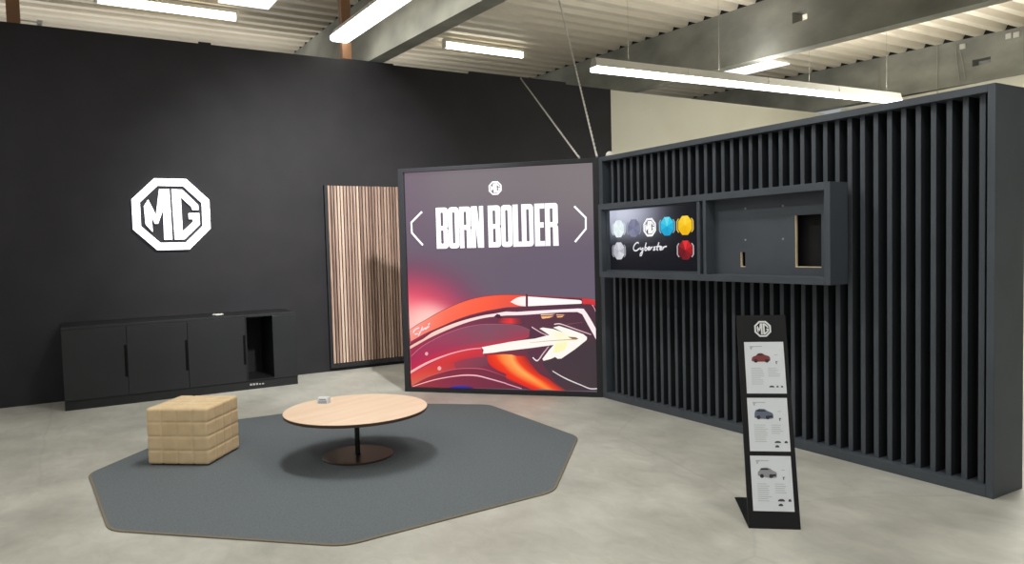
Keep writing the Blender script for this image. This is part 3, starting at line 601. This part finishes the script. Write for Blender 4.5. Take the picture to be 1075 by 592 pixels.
# right bay board with cut-outs
cx0, cx1, cz0, cz1 = X(3.570), X(3.350), 1.390, 1.773
sx0, sx1, sz0, sz1 = X(4.087), X(4.040), 1.387, 1.505
bx0, bx1, by0, by1 = X(4.360), W_ - 0.048, bz0 + 0.055, bz1 - 0.055
m = MB(); zb, zf = -0.122, -0.102
for q in ((bx0, sx0, by0, by1), (sx0, sx1, by0, sz0), (sx0, sx1, sz1, by1), (sx1, cx0, by0, by1), (cx0, cx1, by0, cz0), (cx0, cx1, cz1, by1), (cx1, bx1, by0, by1)):
    m.box(q[0], q[1], q[2], q[3], zb, zf)
m.build('bay_board', M_slat, db)
e_ = 0.006
for (a, b, c, d) in ((cx0, cx1, cz0, cz1), (sx0, sx1, sz0, sz1)):
    m = MB(); m.box(a, a + e_, c, d, zb, zf - 0.0005); m.box(a + e_, b, c, c + e_, zb, zf - 0.0005); m.build('cutout_edge', M_tan, db)
m = MB(); m.box(bx0, bx1, by0, by1, -dep + 0.001, -dep + 0.012); m.build('rear_panel', M_cabdark, db)
for yy, zz in ((4.034, 1.849), (3.676, 1.850), (4.037, 1.601), (3.678, 1.601)):
    m = MB(); m.lathe([(0.0, 0.004), (0.006, 0.004), (0.009, 0.0), (0, 0)], 12); ob = m.build('screw', M_wire, db); ob.location = (X(yy), zz, zf)
# left bay screen
sc_m = mat('glossy dark screen', lin((30, 31, 38)), 0.22, spec=0.6, emit=lin((26, 27, 34)), estr=0.6)
SCM = frame((XB, 5.8, 0), (0, -1, 0), (0, 0, 1))
ds = thing('display_screen', 'dark glossy display screen with colour swatches in the cabinet bay', 'screen', SCM)
Y8 = lambda yy: 5.8 - yy
m = MB(); a0, a1 = Y8(5.74) + 0.002, Y8(4.432)
m.box(a1 - 0.032, a1, bz0 + 0.056, bz1 - 0.056, -0.10, -0.004); m.box(a0, a1 - 0.032, bz0 + 0.056, bz0 + 0.07, -0.10, -0.05); m.box(a0, a1 - 0.032, bz1 - 0.066, bz1 - 0.056, -0.10, -0.03); m.box(a0, a0 + 0.006, bz0 + 0.07, bz1 - 0.066, -0.10, -0.06)
m.build('surround', M_slat, ds)
m = MB(); m.box(a0, a1, bz0 + 0.056, bz1 - 0.056, -0.125, -0.101); m.build('screen_glass', sc_m, ds)
def refl_col(u, v):  # bright upper-left reflection, painted as emissive colour
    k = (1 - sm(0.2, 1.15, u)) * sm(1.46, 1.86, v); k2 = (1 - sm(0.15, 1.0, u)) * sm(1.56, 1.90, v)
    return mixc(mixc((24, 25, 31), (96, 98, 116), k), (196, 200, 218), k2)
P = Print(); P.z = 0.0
P.grid([[P.v((a0 + (a1 - 0.032 - a0) * i / 24, bz0 + 0.07 + (bz1 - bz0 - 0.136) * j / 14), refl_col((a1 - a0) * i / 24, bz0 + 0.07 + (bz1 - bz0 - 0.136) * j / 14)) for i in range(25)] for j in range(15)])
ob = P.build('painted_reflection', M_scr, ds); ob.location = (0, 0, -0.1007)
def facet_oct(name, c, r, cols, bracket=None):
    P = Print(); P.z = 0.0
    pts = octo(r); ctr = (0.0, 0.0)
    for i in range(8):
        k = cols[i % len(cols)]
        f = P.bm.faces.new([P.v(pts[i], k), P.v(pts[(i + 1) % 8], k), P.v(ctr, k)])
    ob = P.build(name, M_print, ds); ob.location = (c[0], c[1], -0.1)
    ob['label'] = '%s octagonal colour swatch' % bracket[0]
    if bracket[1]:
        for sgn in bracket[2]:
            P = Print(); P.z = 0.0006
            rr = r * 1.09; q = 0.013
            P.grid([[P.v((sgn * x, y), bracket[1]) for x, y in ((rr * 0.78, -rr * 0.66), (rr, -rr * 0.4), (rr, rr * 0.4), (rr * 0.78, rr * 0.66))],
                    [P.v((sgn * (x + q), y), bracket[1]) for x, y in ((rr * 0.78, -rr * 0.68), (rr, -rr * 0.41), (rr, rr * 0.41), (rr * 0.78, rr * 0.68))]])
            br = P.build('swatch_bracket', M_print, ob)
SWR = 0.083
facet_oct('colour_swatch', (0.200, 1.742), SWR, [(228, 240, 242), (236, 246, 247), (226, 238, 242), (240, 248, 248)], ('white', (205, 220, 228), (-1, 1)))
facet_oct('colour_swatch', (0.424, 1.742), SWR, [(128, 130, 156), (118, 120, 146), (134, 136, 162)], ('lavender grey', (150, 152, 172), (-1, 1)))
facet_oct('colour_swatch', (0.876, 1.742), SWR, [(35, 180, 222), (55, 205, 235), (110, 222, 240), (70, 200, 230), (45, 186, 225), (32, 165, 210), (30, 158, 205), (32, 168, 214)], ('cyan', (140, 175, 195), (-1, 1)))
facet_oct('colour_swatch', (1.101, 1.742), SWR, [(248, 198, 30), (252, 208, 45), (255, 216, 70), (250, 204, 50), (246, 196, 36), (240, 186, 24), (238, 182, 20), (244, 190, 24)], ('yellow', (225, 195, 90), (-1, 1)))
facet_oct('colour_swatch', (0.200, 1.527), SWR, [(182, 184, 192), (205, 206, 213), (214, 215, 222), (190, 191, 200), (178, 179, 190)], ('silver', (160, 162, 172), (-1, 1)))
facet_oct('colour_swatch', (1.101, 1.527), SWR, [(165, 30, 36), (200, 36, 42), (226, 52, 56), (150, 34, 40), (112, 26, 34), (104, 24, 32), (118, 26, 34), (136, 28, 36)], ('red', (195, 180, 184), (-1, 1)))
M_em2 = mat('screen white', (0.7, 0.7, 0.72, 1), 0.5, emit=(0.75, 0.76, 0.78, 1), estr=0.8)
for nm, me in (('emblem_ring', emblem_ring(0.002, 0.084)), ('emblem_letter', emblem_letter(EM_M, 0.002, 0.084)), ('emblem_letter', emblem_letter(EM_G, 0.002, 0.084))):
    ob = link(nm, me, M_em2, ds); ob.location = (0.648, 1.741, -0.1)
# handwritten word: strokes in a 246 x 90 box
strokes = [[(40, 78), (44, 84), (30, 86), (10, 70), (2, 50), (10, 36), (28, 36), (48, 50)],
           [(56, 56), (54, 42), (64, 42), (76, 56), (72, 30), (62, 4), (52, 2), (54, 14), (78, 40)],
           [(100, 84), (92, 60), (88, 40), (98, 36), (106, 48), (98, 56), (92, 48)],
           [(112, 46), (126, 52), (122, 58), (112, 50), (114, 38), (128, 42)],
           [(134, 56), (130, 38), (134, 50), (146, 57)],
           [(166, 56), (156, 55), (156, 50), (164, 44), (160, 38), (148, 39)],
           [(192, 84), (182, 56), (176, 40), (186, 38)], [(170, 57), (204, 60)],
           [(198, 46), (212, 52), (208, 58), (198, 50), (200, 38), (214, 42)],
           [(222, 57), (217, 38), (222, 50), (236, 58), (246, 57)]]
kx, ky = 0.459 / 246, 0.135 / 90
P = Print(); P.z = 0.0005
for st in strokes:
    pts = arclen([(0.411 + x * kx, 1.475 + y * ky) for x, y in st], 14)
    lo_, hi_ = [], []
    for i, q in enumerate(pts):
        a = Vector(pts[max(i - 1, 0)]); b = Vector(pts[min(i + 1, len(pts) - 1)]); d = (b - a).normalized() if (b - a).length > 1e-6 else Vector((1, 0)); n_ = Vector((-d.y, d.x)) * 0.0065
        lo_.append(P.v((q[0] - n_.x, q[1] - n_.y), (232, 232, 236))); hi_.append(P.v((q[0] + n_.x, q[1] + n_.y), (232, 232, 236)))
    P.grid([lo_, hi_])
ob = P.build('script_lettering', M_print, ds); ob.location = (0, 0, -0.1)

# ------------------------------------------------------------------ wood slat panel on the back wall
wp = thing('wood_slat_panel', 'tall panel of narrow brown wood slats on black felt against the black wall', 'wall panel', Matrix.Translation((2.906, D, 0)))
m = MB(); m.box(0, 1.10, -0.035, -0.002, 0.045, 2.46); m.box(0, 0.03, -0.055, -0.035, 0.045, 2.46); m.box(0.03, 1.10, -0.055, -0.035, 0.045, 0.105)
m.build('felt_backing', M_frameblk, wp)
WT = [wood('slat wood %d' % i, lin(a), lin(b), 2, 22, 0.5) for i, (a, b) in enumerate((((146, 118, 104), (182, 156, 140)), ((112, 86, 74), (150, 124, 108)), ((186, 160, 142), (214, 190, 172))))]
m = MB(); x = 0.042; i = 0
while x < 1.08:
    m.mi = random.choice((0, 0, 1, 2)); m.box(x, x + 0.029, -0.056, -0.035, 0.108, 2.455); x += 0.0433; i += 1
ob = m.build('slats', WT, wp, 0.0015)

# ------------------------------------------------------------------ sideboard
CY = 8.917; c0, c1 = -0.103, 2.314; CH = 0.879
sb = thing('sideboard', 'long low black sideboard with three doors and open bay against the wall', 'sideboard', Matrix.Translation((c0, CY, 0)))
CWD = c1 - c0; CD = D - CY - 0.002
g = lambda x: x - c0
m = MB()
m.box(0, g(1.725), 0.022, CD, 0.10, CH - 0.03); m.box(g(1.725), g(1.740), 0.0, CD, 0.10, CH - 0.03)
m.box(g(1.740), g(2.037), CD - 0.03, CD, 0.10, CH - 0.03); m.box(g(1.740), g(2.037), 0.0, CD - 0.03, 0.10, 0.118)
m.build('carcass', M_cabdark, sb)
m = MB(); m.box(g(2.037), CWD, 0.0, CD, 0.10, CH - 0.03); m.build('side_panel', M_cab, sb, 0.002)
m = MB(); m.box(0, CWD, 0.012, CD, 0.0, 0.099); m.build('plinth', M_plinth, sb)
m = MB(); m.box(0, CWD, 0.0, CD, CH - 0.029, CH); m.build('worktop', M_cab, sb, 0.002)
for i, (a, b) in enumerate(((-0.103, 0.496), (0.498, 1.102), (1.104, 1.724))):
    m = MB(); m.box(g(a) + 0.001, g(b) - 0.001, 0.0, 0.020, 0.101, CH - 0.031); d = m.build('door', M_cab, sb, 0.0015)
    h = MB(); h.box(g(b) - 0.028, g(b) - 0.003, -0.004, 0.0, 0.30, 0.645); h.build('handle', M_handle, d, 0.002)
m = MB()
for k in range(5):
    xx = g(1.755) + k * 0.034; m.box(xx, xx + 0.022, 0.006, 0.0118, 0.046, 0.068 - 0.008 * (k > 2))
m.build('socket_strip', mat('pale sockets', lin((165, 163, 158)), 0.6), sb)
pk = thing('cable_outlet', 'small round white fitting with dark slots on the black sideboard top', 'fitting', Matrix.Translation((1.487, 9.25, CH)))
m = MB(); m.lathe([(0.0, 0.012), (0.05, 0.012), (0.062, 0.008), (0.064, 0.0), (0, 0)], 24); m.build('rim', M_plastic, pk)
m = MB(); m.box(-0.035, -0.005, -0.012, 0.012, 0.0122, 0.016); m.box(0.008, 0.035, -0.012, 0.012, 0.0122, 0.016); m.build('slot', M_cabdark, pk)

# ------------------------------------------------------------------ rug
rv = [(0.048, 6.20), (0.122, 4.84), (1.20, 3.822), (2.625, 3.89), (3.555, 4.89), (3.575, 6.44), (2.60, 7.30), (1.03, 7.37)]
def rounded(poly, r, n=6):
    out = []; N_ = len(poly)
    for i in range(N_):
        p = Vector(poly[i]); a = Vector(poly[i - 1]); b = Vector(poly[(i + 1) % N_])
        u = (a - p).normalized() * r; v = (b - p).normalized() * r
        for k in range(n + 1):
            t_ = k / n; q = (p + u) * (1 - t_) ** 2 + p * 2 * t_ * (1 - t_) + (p + v) * t_ ** 2; out.append((q.x, q.y))
    return out
rp = rounded(rv, 0.10); ctr = (1.82, 5.56)
rg = thing('area_rug', 'large dark grey octagonal rug with thin tan edge lying on the concrete', 'rug', Matrix.Translation((ctr[0], ctr[1], 0)))
inn = [((x - ctr[0]) * 0.992, (y - ctr[1]) * 0.992) for x, y in rp]; outp = [(x - ctr[0], y - ctr[1]) for x, y in rp]
m = MB(); m.prism(inn, 0.001, 0.0096); m.build('carpet', M_rug, rg)
bm = MB(); N_ = len(inn)
a = [bm.bm.verts.new((x, y, 0.0099)) for x, y in inn]; b = [bm.bm.verts.new((x, y, 0.008)) for x, y in outp]; c = [bm.bm.verts.new((x, y, 0.0)) for x, y in outp]
for i in range(N_):
    j = (i + 1) % N_; bm._f([a[i], a[j], b[j], b[i]]); bm._f([b[i], b[j], c[j], c[i]])
bm.build('binding', M_bind, rg)
RZ = 0.0102

# ------------------------------------------------------------------ cube ottoman with quilted faces
ow, oh = 0.492, 0.432
ax = Vector((0.381, -0.292, 0)).normalized(); ayv = Vector((-ax.y, ax.x, 0))
oc = Vector((0.441, 6.157, 0)) + ax * ow / 2 + ayv * ow / 2
ot = thing('cube_ottoman', 'tan quilted cube seat standing on the dark rug', 'ottoman', Matrix.Translation((oc.x, oc.y, RZ)) @ Matrix.Rotation(math.atan2(ax.y, ax.x), 4, 'Z'))
bm = bmesh.new(); NS = 64; rad = 0.022; hx, hz = ow / 2, oh / 2
def qpoint(face, a, b):
    base = {0: (a, b, 1), 1: (a, b, -1), 2: (a, 1, b), 3: (a, -1, b), 4: (1, a, b), 5: (-1, a, b)}[face]
    p = Vector((base[0] * hx, base[1] * hx, base[2] * hz))
    q = Vector((max(-hx + rad, min(hx - rad, p.x)), max(-hx + rad, min(hx - rad, p.y)), max(-hz + rad, min(hz - rad, p.z))))
    n_ = (p - q); n_ = n_.normalized() if n_.length > 1e-9 else Vector((0, 0, 1))
    ca = ((a + 1) * 2) % 1.0; cb = ((b + 1) * 2) % 1.0
    edge = lambda s: min(s, 1 - s)
    ea, eb = edge(ca), edge(cb)
    if abs(a) > 0.999: ea = 0.5
    if abs(b) > 0.999: eb = 0.5
    if abs(a) > 0.75 and (ca if a > 0 else 1 - ca) > 0.5: ea = 0.5
    if abs(b) > 0.75 and (cb if b > 0 else 1 - cb) > 0.5: eb = 0.5
    puff = (1 - (1 - min(1, ea / 0.17)) ** 2) * (1 - (1 - min(1, eb / 0.17)) ** 2)
    if face == 1: puff = 0
    return q + n_ * (rad - 0.006 + 0.006 * puff)
for f in range(6):
    vs = [[bm.verts.new(qpoint(f, -1 + 2 * i / NS, -1 + 2 * j / NS)) for j in range(NS + 1)] for i in range(NS + 1)]
    for i in range(NS):
        for j in range(NS): bm.faces.new((vs[i][j], vs[i + 1][j], vs[i + 1][j + 1], vs[i][j + 1]))
bmesh.ops.remove_doubles(bm, verts=bm.verts, dist=0.0006); bmesh.ops.recalc_face_normals(bm, faces=bm.faces)
for v in bm.verts: v.co.z += oh / 2 - 0.0
zmin = min(v.co.z for v in bm.verts)
for v in bm.verts: v.co.z += 0.012 - zmin
me = bpy.data.meshes.new('cover'); bm.to_mesh(me); bm.free(); link('cover', me, M_ott, ot, smooth=True)
m = MB(); m.box(-hx + 0.02, hx - 0.02, -hx + 0.02, hx - 0.02, 0.0, 0.02); m.build('base', M_edge, ot)

# ------------------------------------------------------------------ coffee table
TC = (1.850, 5.452); TZ = 0.372
ct = thing('coffee_table', 'low round coffee table with pale wood top and dark pedestal on the rug', 'coffee table', Matrix.Translation((TC[0], TC[1], RZ)) @ Matrix.Rotation(math.radians(20), 4, 'Z'))
tr = 0.545
m = MB(); m.lathe([(0, TZ), (tr - 0.002, TZ), (tr, TZ - 0.003), (0.0, TZ - 0.003)], 96); m.build('tabletop', M_oak, ct)
m = MB(); m.lathe([(0, TZ - 0.0035), (tr, TZ - 0.0035), (tr, TZ - 0.022), (tr - 0.006, TZ - 0.026), (0, TZ - 0.026)], 96); m.build('top_edge', M_edge, ct)
m = MB(); m.lathe([(0, TZ - 0.026), (0.07, TZ - 0.026), (0.07, TZ - 0.032), (0.021, TZ - 0.034), (0.019, TZ - 0.05), (0.019, 0.018), (0.03, 0.012), (0, 0.012)], 24); m.build('stem', M_steel, ct)
m = MB(); m.lathe([(0, 0.012), (0.262, 0.012), (0.268, 0.009), (0.268, 0.0), (0, 0)], 64); m.build('base', M_brown, ct)
tz = RZ + TZ
cdm = thing('table_card', 'tiny white folded card with grey print on the wooden table top', 'card', Matrix.Translation((1.70, 5.79, tz)) @ Matrix.Rotation(math.radians(-40), 4, 'Z'))
m = MB(); T = Matrix(((0, 0, 1, 0), (1, 0, 0, 0), (0, 1, 0, 0), (0, 0, 0, 1)))
m.prism([(-0.033, 0.001), (0.033, 0.001), (0.022, 0.05), (-0.022, 0.05)], -0.045, 0.045, T); m.build('card_body', M_paper, cdm)
m = MB(); M_grey = mat('grey ink', lin((120, 122, 128)), 0.7)
for k, (zz, wv) in enumerate(((0.034, 0.055), (0.022, 0.07), (0.010, 0.07))):
    yy = -(0.033 - 0.011 * zz / 0.05) - 0.0012
    m.box(-wv / 2, wv / 2, yy - 0.0004, yy + 0.0004, zz - 0.003, zz + 0.003)
m.build('printed_line', M_grey, cdm)

# ------------------------------------------------------------------ brochure stand
Fp = Vector((3.167, 2.774, 0)); e = Vector((0.7743, -0.6329, 0)); nb = Vector((0.6329, 0.7743, 0))
lean = math.radians(16.6); SW, SLEN = 0.277, 1.198
st = thing('brochure_stand', 'narrow black leaning leaflet stand with white octagon emblem on the concrete floor', 'brochure stand', frame(Fp, e, nb))
m = MB(); m.box(0, SW, 0.0, 0.49, 0.0, 0.006); m.build('base_plate', M_stand, st)
vv = nb * math.sin(lean) + Vector((0, 0, 1)) * math.cos(lean)
PM = frame(Fp + Vector((0, 0, 0.006)), e, vv)      # x across, y up the panel, z to the viewer
IL = st.matrix_world.inverted()
def panel_child(name, me_or_mb, mats, off=(0, 0, 0)):
    ob = me_or_mb.build(name, mats, st) if isinstance(me_or_mb, MB) else link(name, me_or_mb, mats, st)
    ob.matrix_local = IL @ PM @ Matrix.Translation(off); return ob
m = MB(); m.box(0, SW, 0.0, SLEN, -0.016, 0.0); panel_child('panel', m, M_stand)
m = MB(); m.box(0.02, SW - 0.02, 0.0, 0.012, -0.05, -0.016); panel_child('foot_bracket', m, M_stand)
M_emst = mat('emblem white vinyl', lin((225, 228, 230)), 0.6)
for nm, me in (('emblem_ring', emblem_ring(0.002, 0.047)), ('emblem_letter', emblem_letter(EM_M, 0.002, 0.047)), ('emblem_letter', emblem_letter(EM_G, 0.002, 0.047))):
    panel_child(nm, me, M_emst, (0.144, 1.116, 0.0))
M_ink = mat('pale grey print', lin((176, 184, 186)), 0.7); M_inkd = mat('dark print', lin((62, 66, 82)), 0.7)
M_glass = mat('printed window', lin((40, 42, 50)), 0.6)
def car_prof(kind):
    if kind == 0: body = [(0, .012), (.004, .03), (.012, .037), (.026, .041), (.04, .055), (.062, .056), (.076, .046), (.1, .038), (.106, .028), (.105, .012), (.092, .006), (.016, .006)]
    elif kind == 1: body = [(0, .010), (.001, .034), (.008, .052), (.03, .06), (.058, .058), (.072, .048), (.096, .038), (.104, .028), (.103, .006), (.07, .001), (.02, .004)]
    else: body = [(0, .014), (.002, .034), (.012, .042), (.022, .054), (.05, .058), (.068, .053), (.082, .042), (.1, .034), (.104, .026), (.102, .004), (.07, .0), (.02, .008)]
    return body
def leaflet(y0, x0, body_col, kind, lab, icons):
    lm = PM @ Matrix.Translation((x0, y0, 0.0015))
    lf = thing('leaflet', lab, 'leaflet', lm, 'three leaflets held on the leaning stand')
    m = MB(); m.box(0, 0.221, 0, 0.300, 0, 0.0015); m.build('sheet', M_paper, lf)
    z = 0.0016
    def flat(name, loops, mt, zz=z):
        me = fill2d(loops, 0.0006); ob = link(name, me, mt, lf); ob.location = (0, 0, zz); return ob
    ox, oy = 0.036, 0.178
    pc = flat('car_picture', [[(x + ox, y + oy) for x, y in car_prof(kind)]], body_col)
    gl = [(.03, .043), (.042, .052), (.060, .052), (.072, .043)] if kind == 0 else [(.012, .044), (.02, .054), (.055, .053), (.066, .045)]
    m = MB(); m.prism([(x + ox, y + oy) for x, y in gl], 0.0007, 0.0011); m.build('car_window', M_glass, pc)
    for cx in ((.024, .086) if kind == 0 else (.022, .072)):
        m = MB(); m.prism([(ox + cx + .011 * math.cos(k * PI / 6), oy + .011 + .011 * math.sin(k * PI / 6)) for k in range(12)], 0.0007, 0.0011); m.build('car_wheel', M_glass, pc)
    if kind:
        m = MB(); m.prism([(x + ox, y + oy) for x, y in [(.062, .008), (.098, .012), (.100, .022), (.064, .02)]], 0.0012, 0.0014); m.build('car_bumper', M_glass, pc)
    m = MB(); m.box(0.03, 0.05, 0.268, 0.276, z, z + .0004); m.box(0.0505, 0.10, 0.272, 0.276, z, z + .0004); m.box(0.033, 0.042, 0.256, 0.2675, z, z + .0004)
    m.build('printed_heading', M_ink, lf)
    for x0_, n_ in ((0.03, 9), (0.125, 5)):
        m = MB()
        for k in range(n_):
            wv = random.uniform(0.05, 0.075) * (1 if n_ == 9 else 0.9); yy = 0.145 - k * 0.0115
            m.box(x0_, x0_ + wv, yy, yy + 0.0028, z, z + .0003)
        m.build('text_lines', M_ink, lf)
    m = MB(); m.box(0.165, 0.185, 0.222, 0.225, z, z + .0004); m.build('caption', M_ink, lf)
    m = MB(); m.box(0.17, 0.182, 0.182, 0.186, z, z + .0004); m.box(0.172, 0.177, 0.17, 0.182, z, z + .0004); m.build('caption', M_inkd, lf)
    for cx, cy, wv, hv in icons:
        m = MB(); m.prism([(cx - wv / 2, cy - hv / 2), (cx + wv / 2, cy - hv / 2), (cx + wv / 2, cy), (cx + wv * .25, cy + hv / 2), (cx - wv * .2, cy + hv / 2), (cx - wv / 2, cy)], z, z + .0005)
        m.build('printed_icon', M_inkd, lf)
M_red = mat('red car print', lin((134, 58, 58)), 0.7); M_blue = mat('slate car print', lin((98, 108, 128)), 0.7); M_silv = mat('silver car print', lin((150, 152, 158)), 0.7)
leaflet(0.738, 0.033, M_red, 0, 'topmost white leaflet on the black stand, with a small red car', [(0.14, 0.04, 0.028, 0.010), (0.172, 0.04, 0.012, 0.01), (0.197, 0.04, 0.012, 0.01)])
leaflet(0.413, 0.031, M_blue, 1, 'middle white leaflet on the black stand, with a slate blue car', [(0.155, 0.052, 0.034, 0.011), (0.2, 0.052, 0.018, 0.012), (0.15, 0.028, 0.022, 0.012)])
leaflet(0.088, 0.029, M_silv, 2, 'lowest white leaflet on the black stand, with a silver car', [(0.155, 0.060, 0.036, 0.013), (0.2, 0.060, 0.016, 0.014), (0.15, 0.035, 0.024, 0.013)])

# ------------------------------------------------------------------ lighting
wd = bpy.data.worlds.new('world'); scene.world = wd; wd.use_nodes = True
bg = wd.node_tree.nodes['Background']; bg.inputs['Color'].default_value = (0.95, 0.98, 1.0, 1); bg.inputs['Strength'].default_value = WORLD
def area(name, loc, sx, sy, power, upw=False, col=(1, 0.985, 0.95)):
    l = bpy.data.lights.new(name, 'AREA'); l.shape = 'RECTANGLE'; l.size = sx; l.size_y = sy; l.energy = power; l.color = col
    ob = bpy.data.objects.new(name, l); COL.objects.link(ob); ob.location = loc
    if upw: ob.rotation_euler = (PI, 0, 0)
    return ob
for q in LIGHTS: area(*q)

def spot(name, loc, aim, power, angle, blend, radius=0.12, col=(1, 0.99, 0.97)):
    l = bpy.data.lights.new(name, 'SPOT'); l.energy = power; l.spot_size = math.radians(angle); l.spot_blend = blend; l.shadow_soft_size = radius; l.color = col
    ob = bpy.data.objects.new(name, l); COL.objects.link(ob); ob.location = loc
    ob.rotation_euler = (Vector(aim) - Vector(loc)).to_track_quat('-Z', 'Y').to_euler()
    return ob
for q in SPOTS: spot(*q)
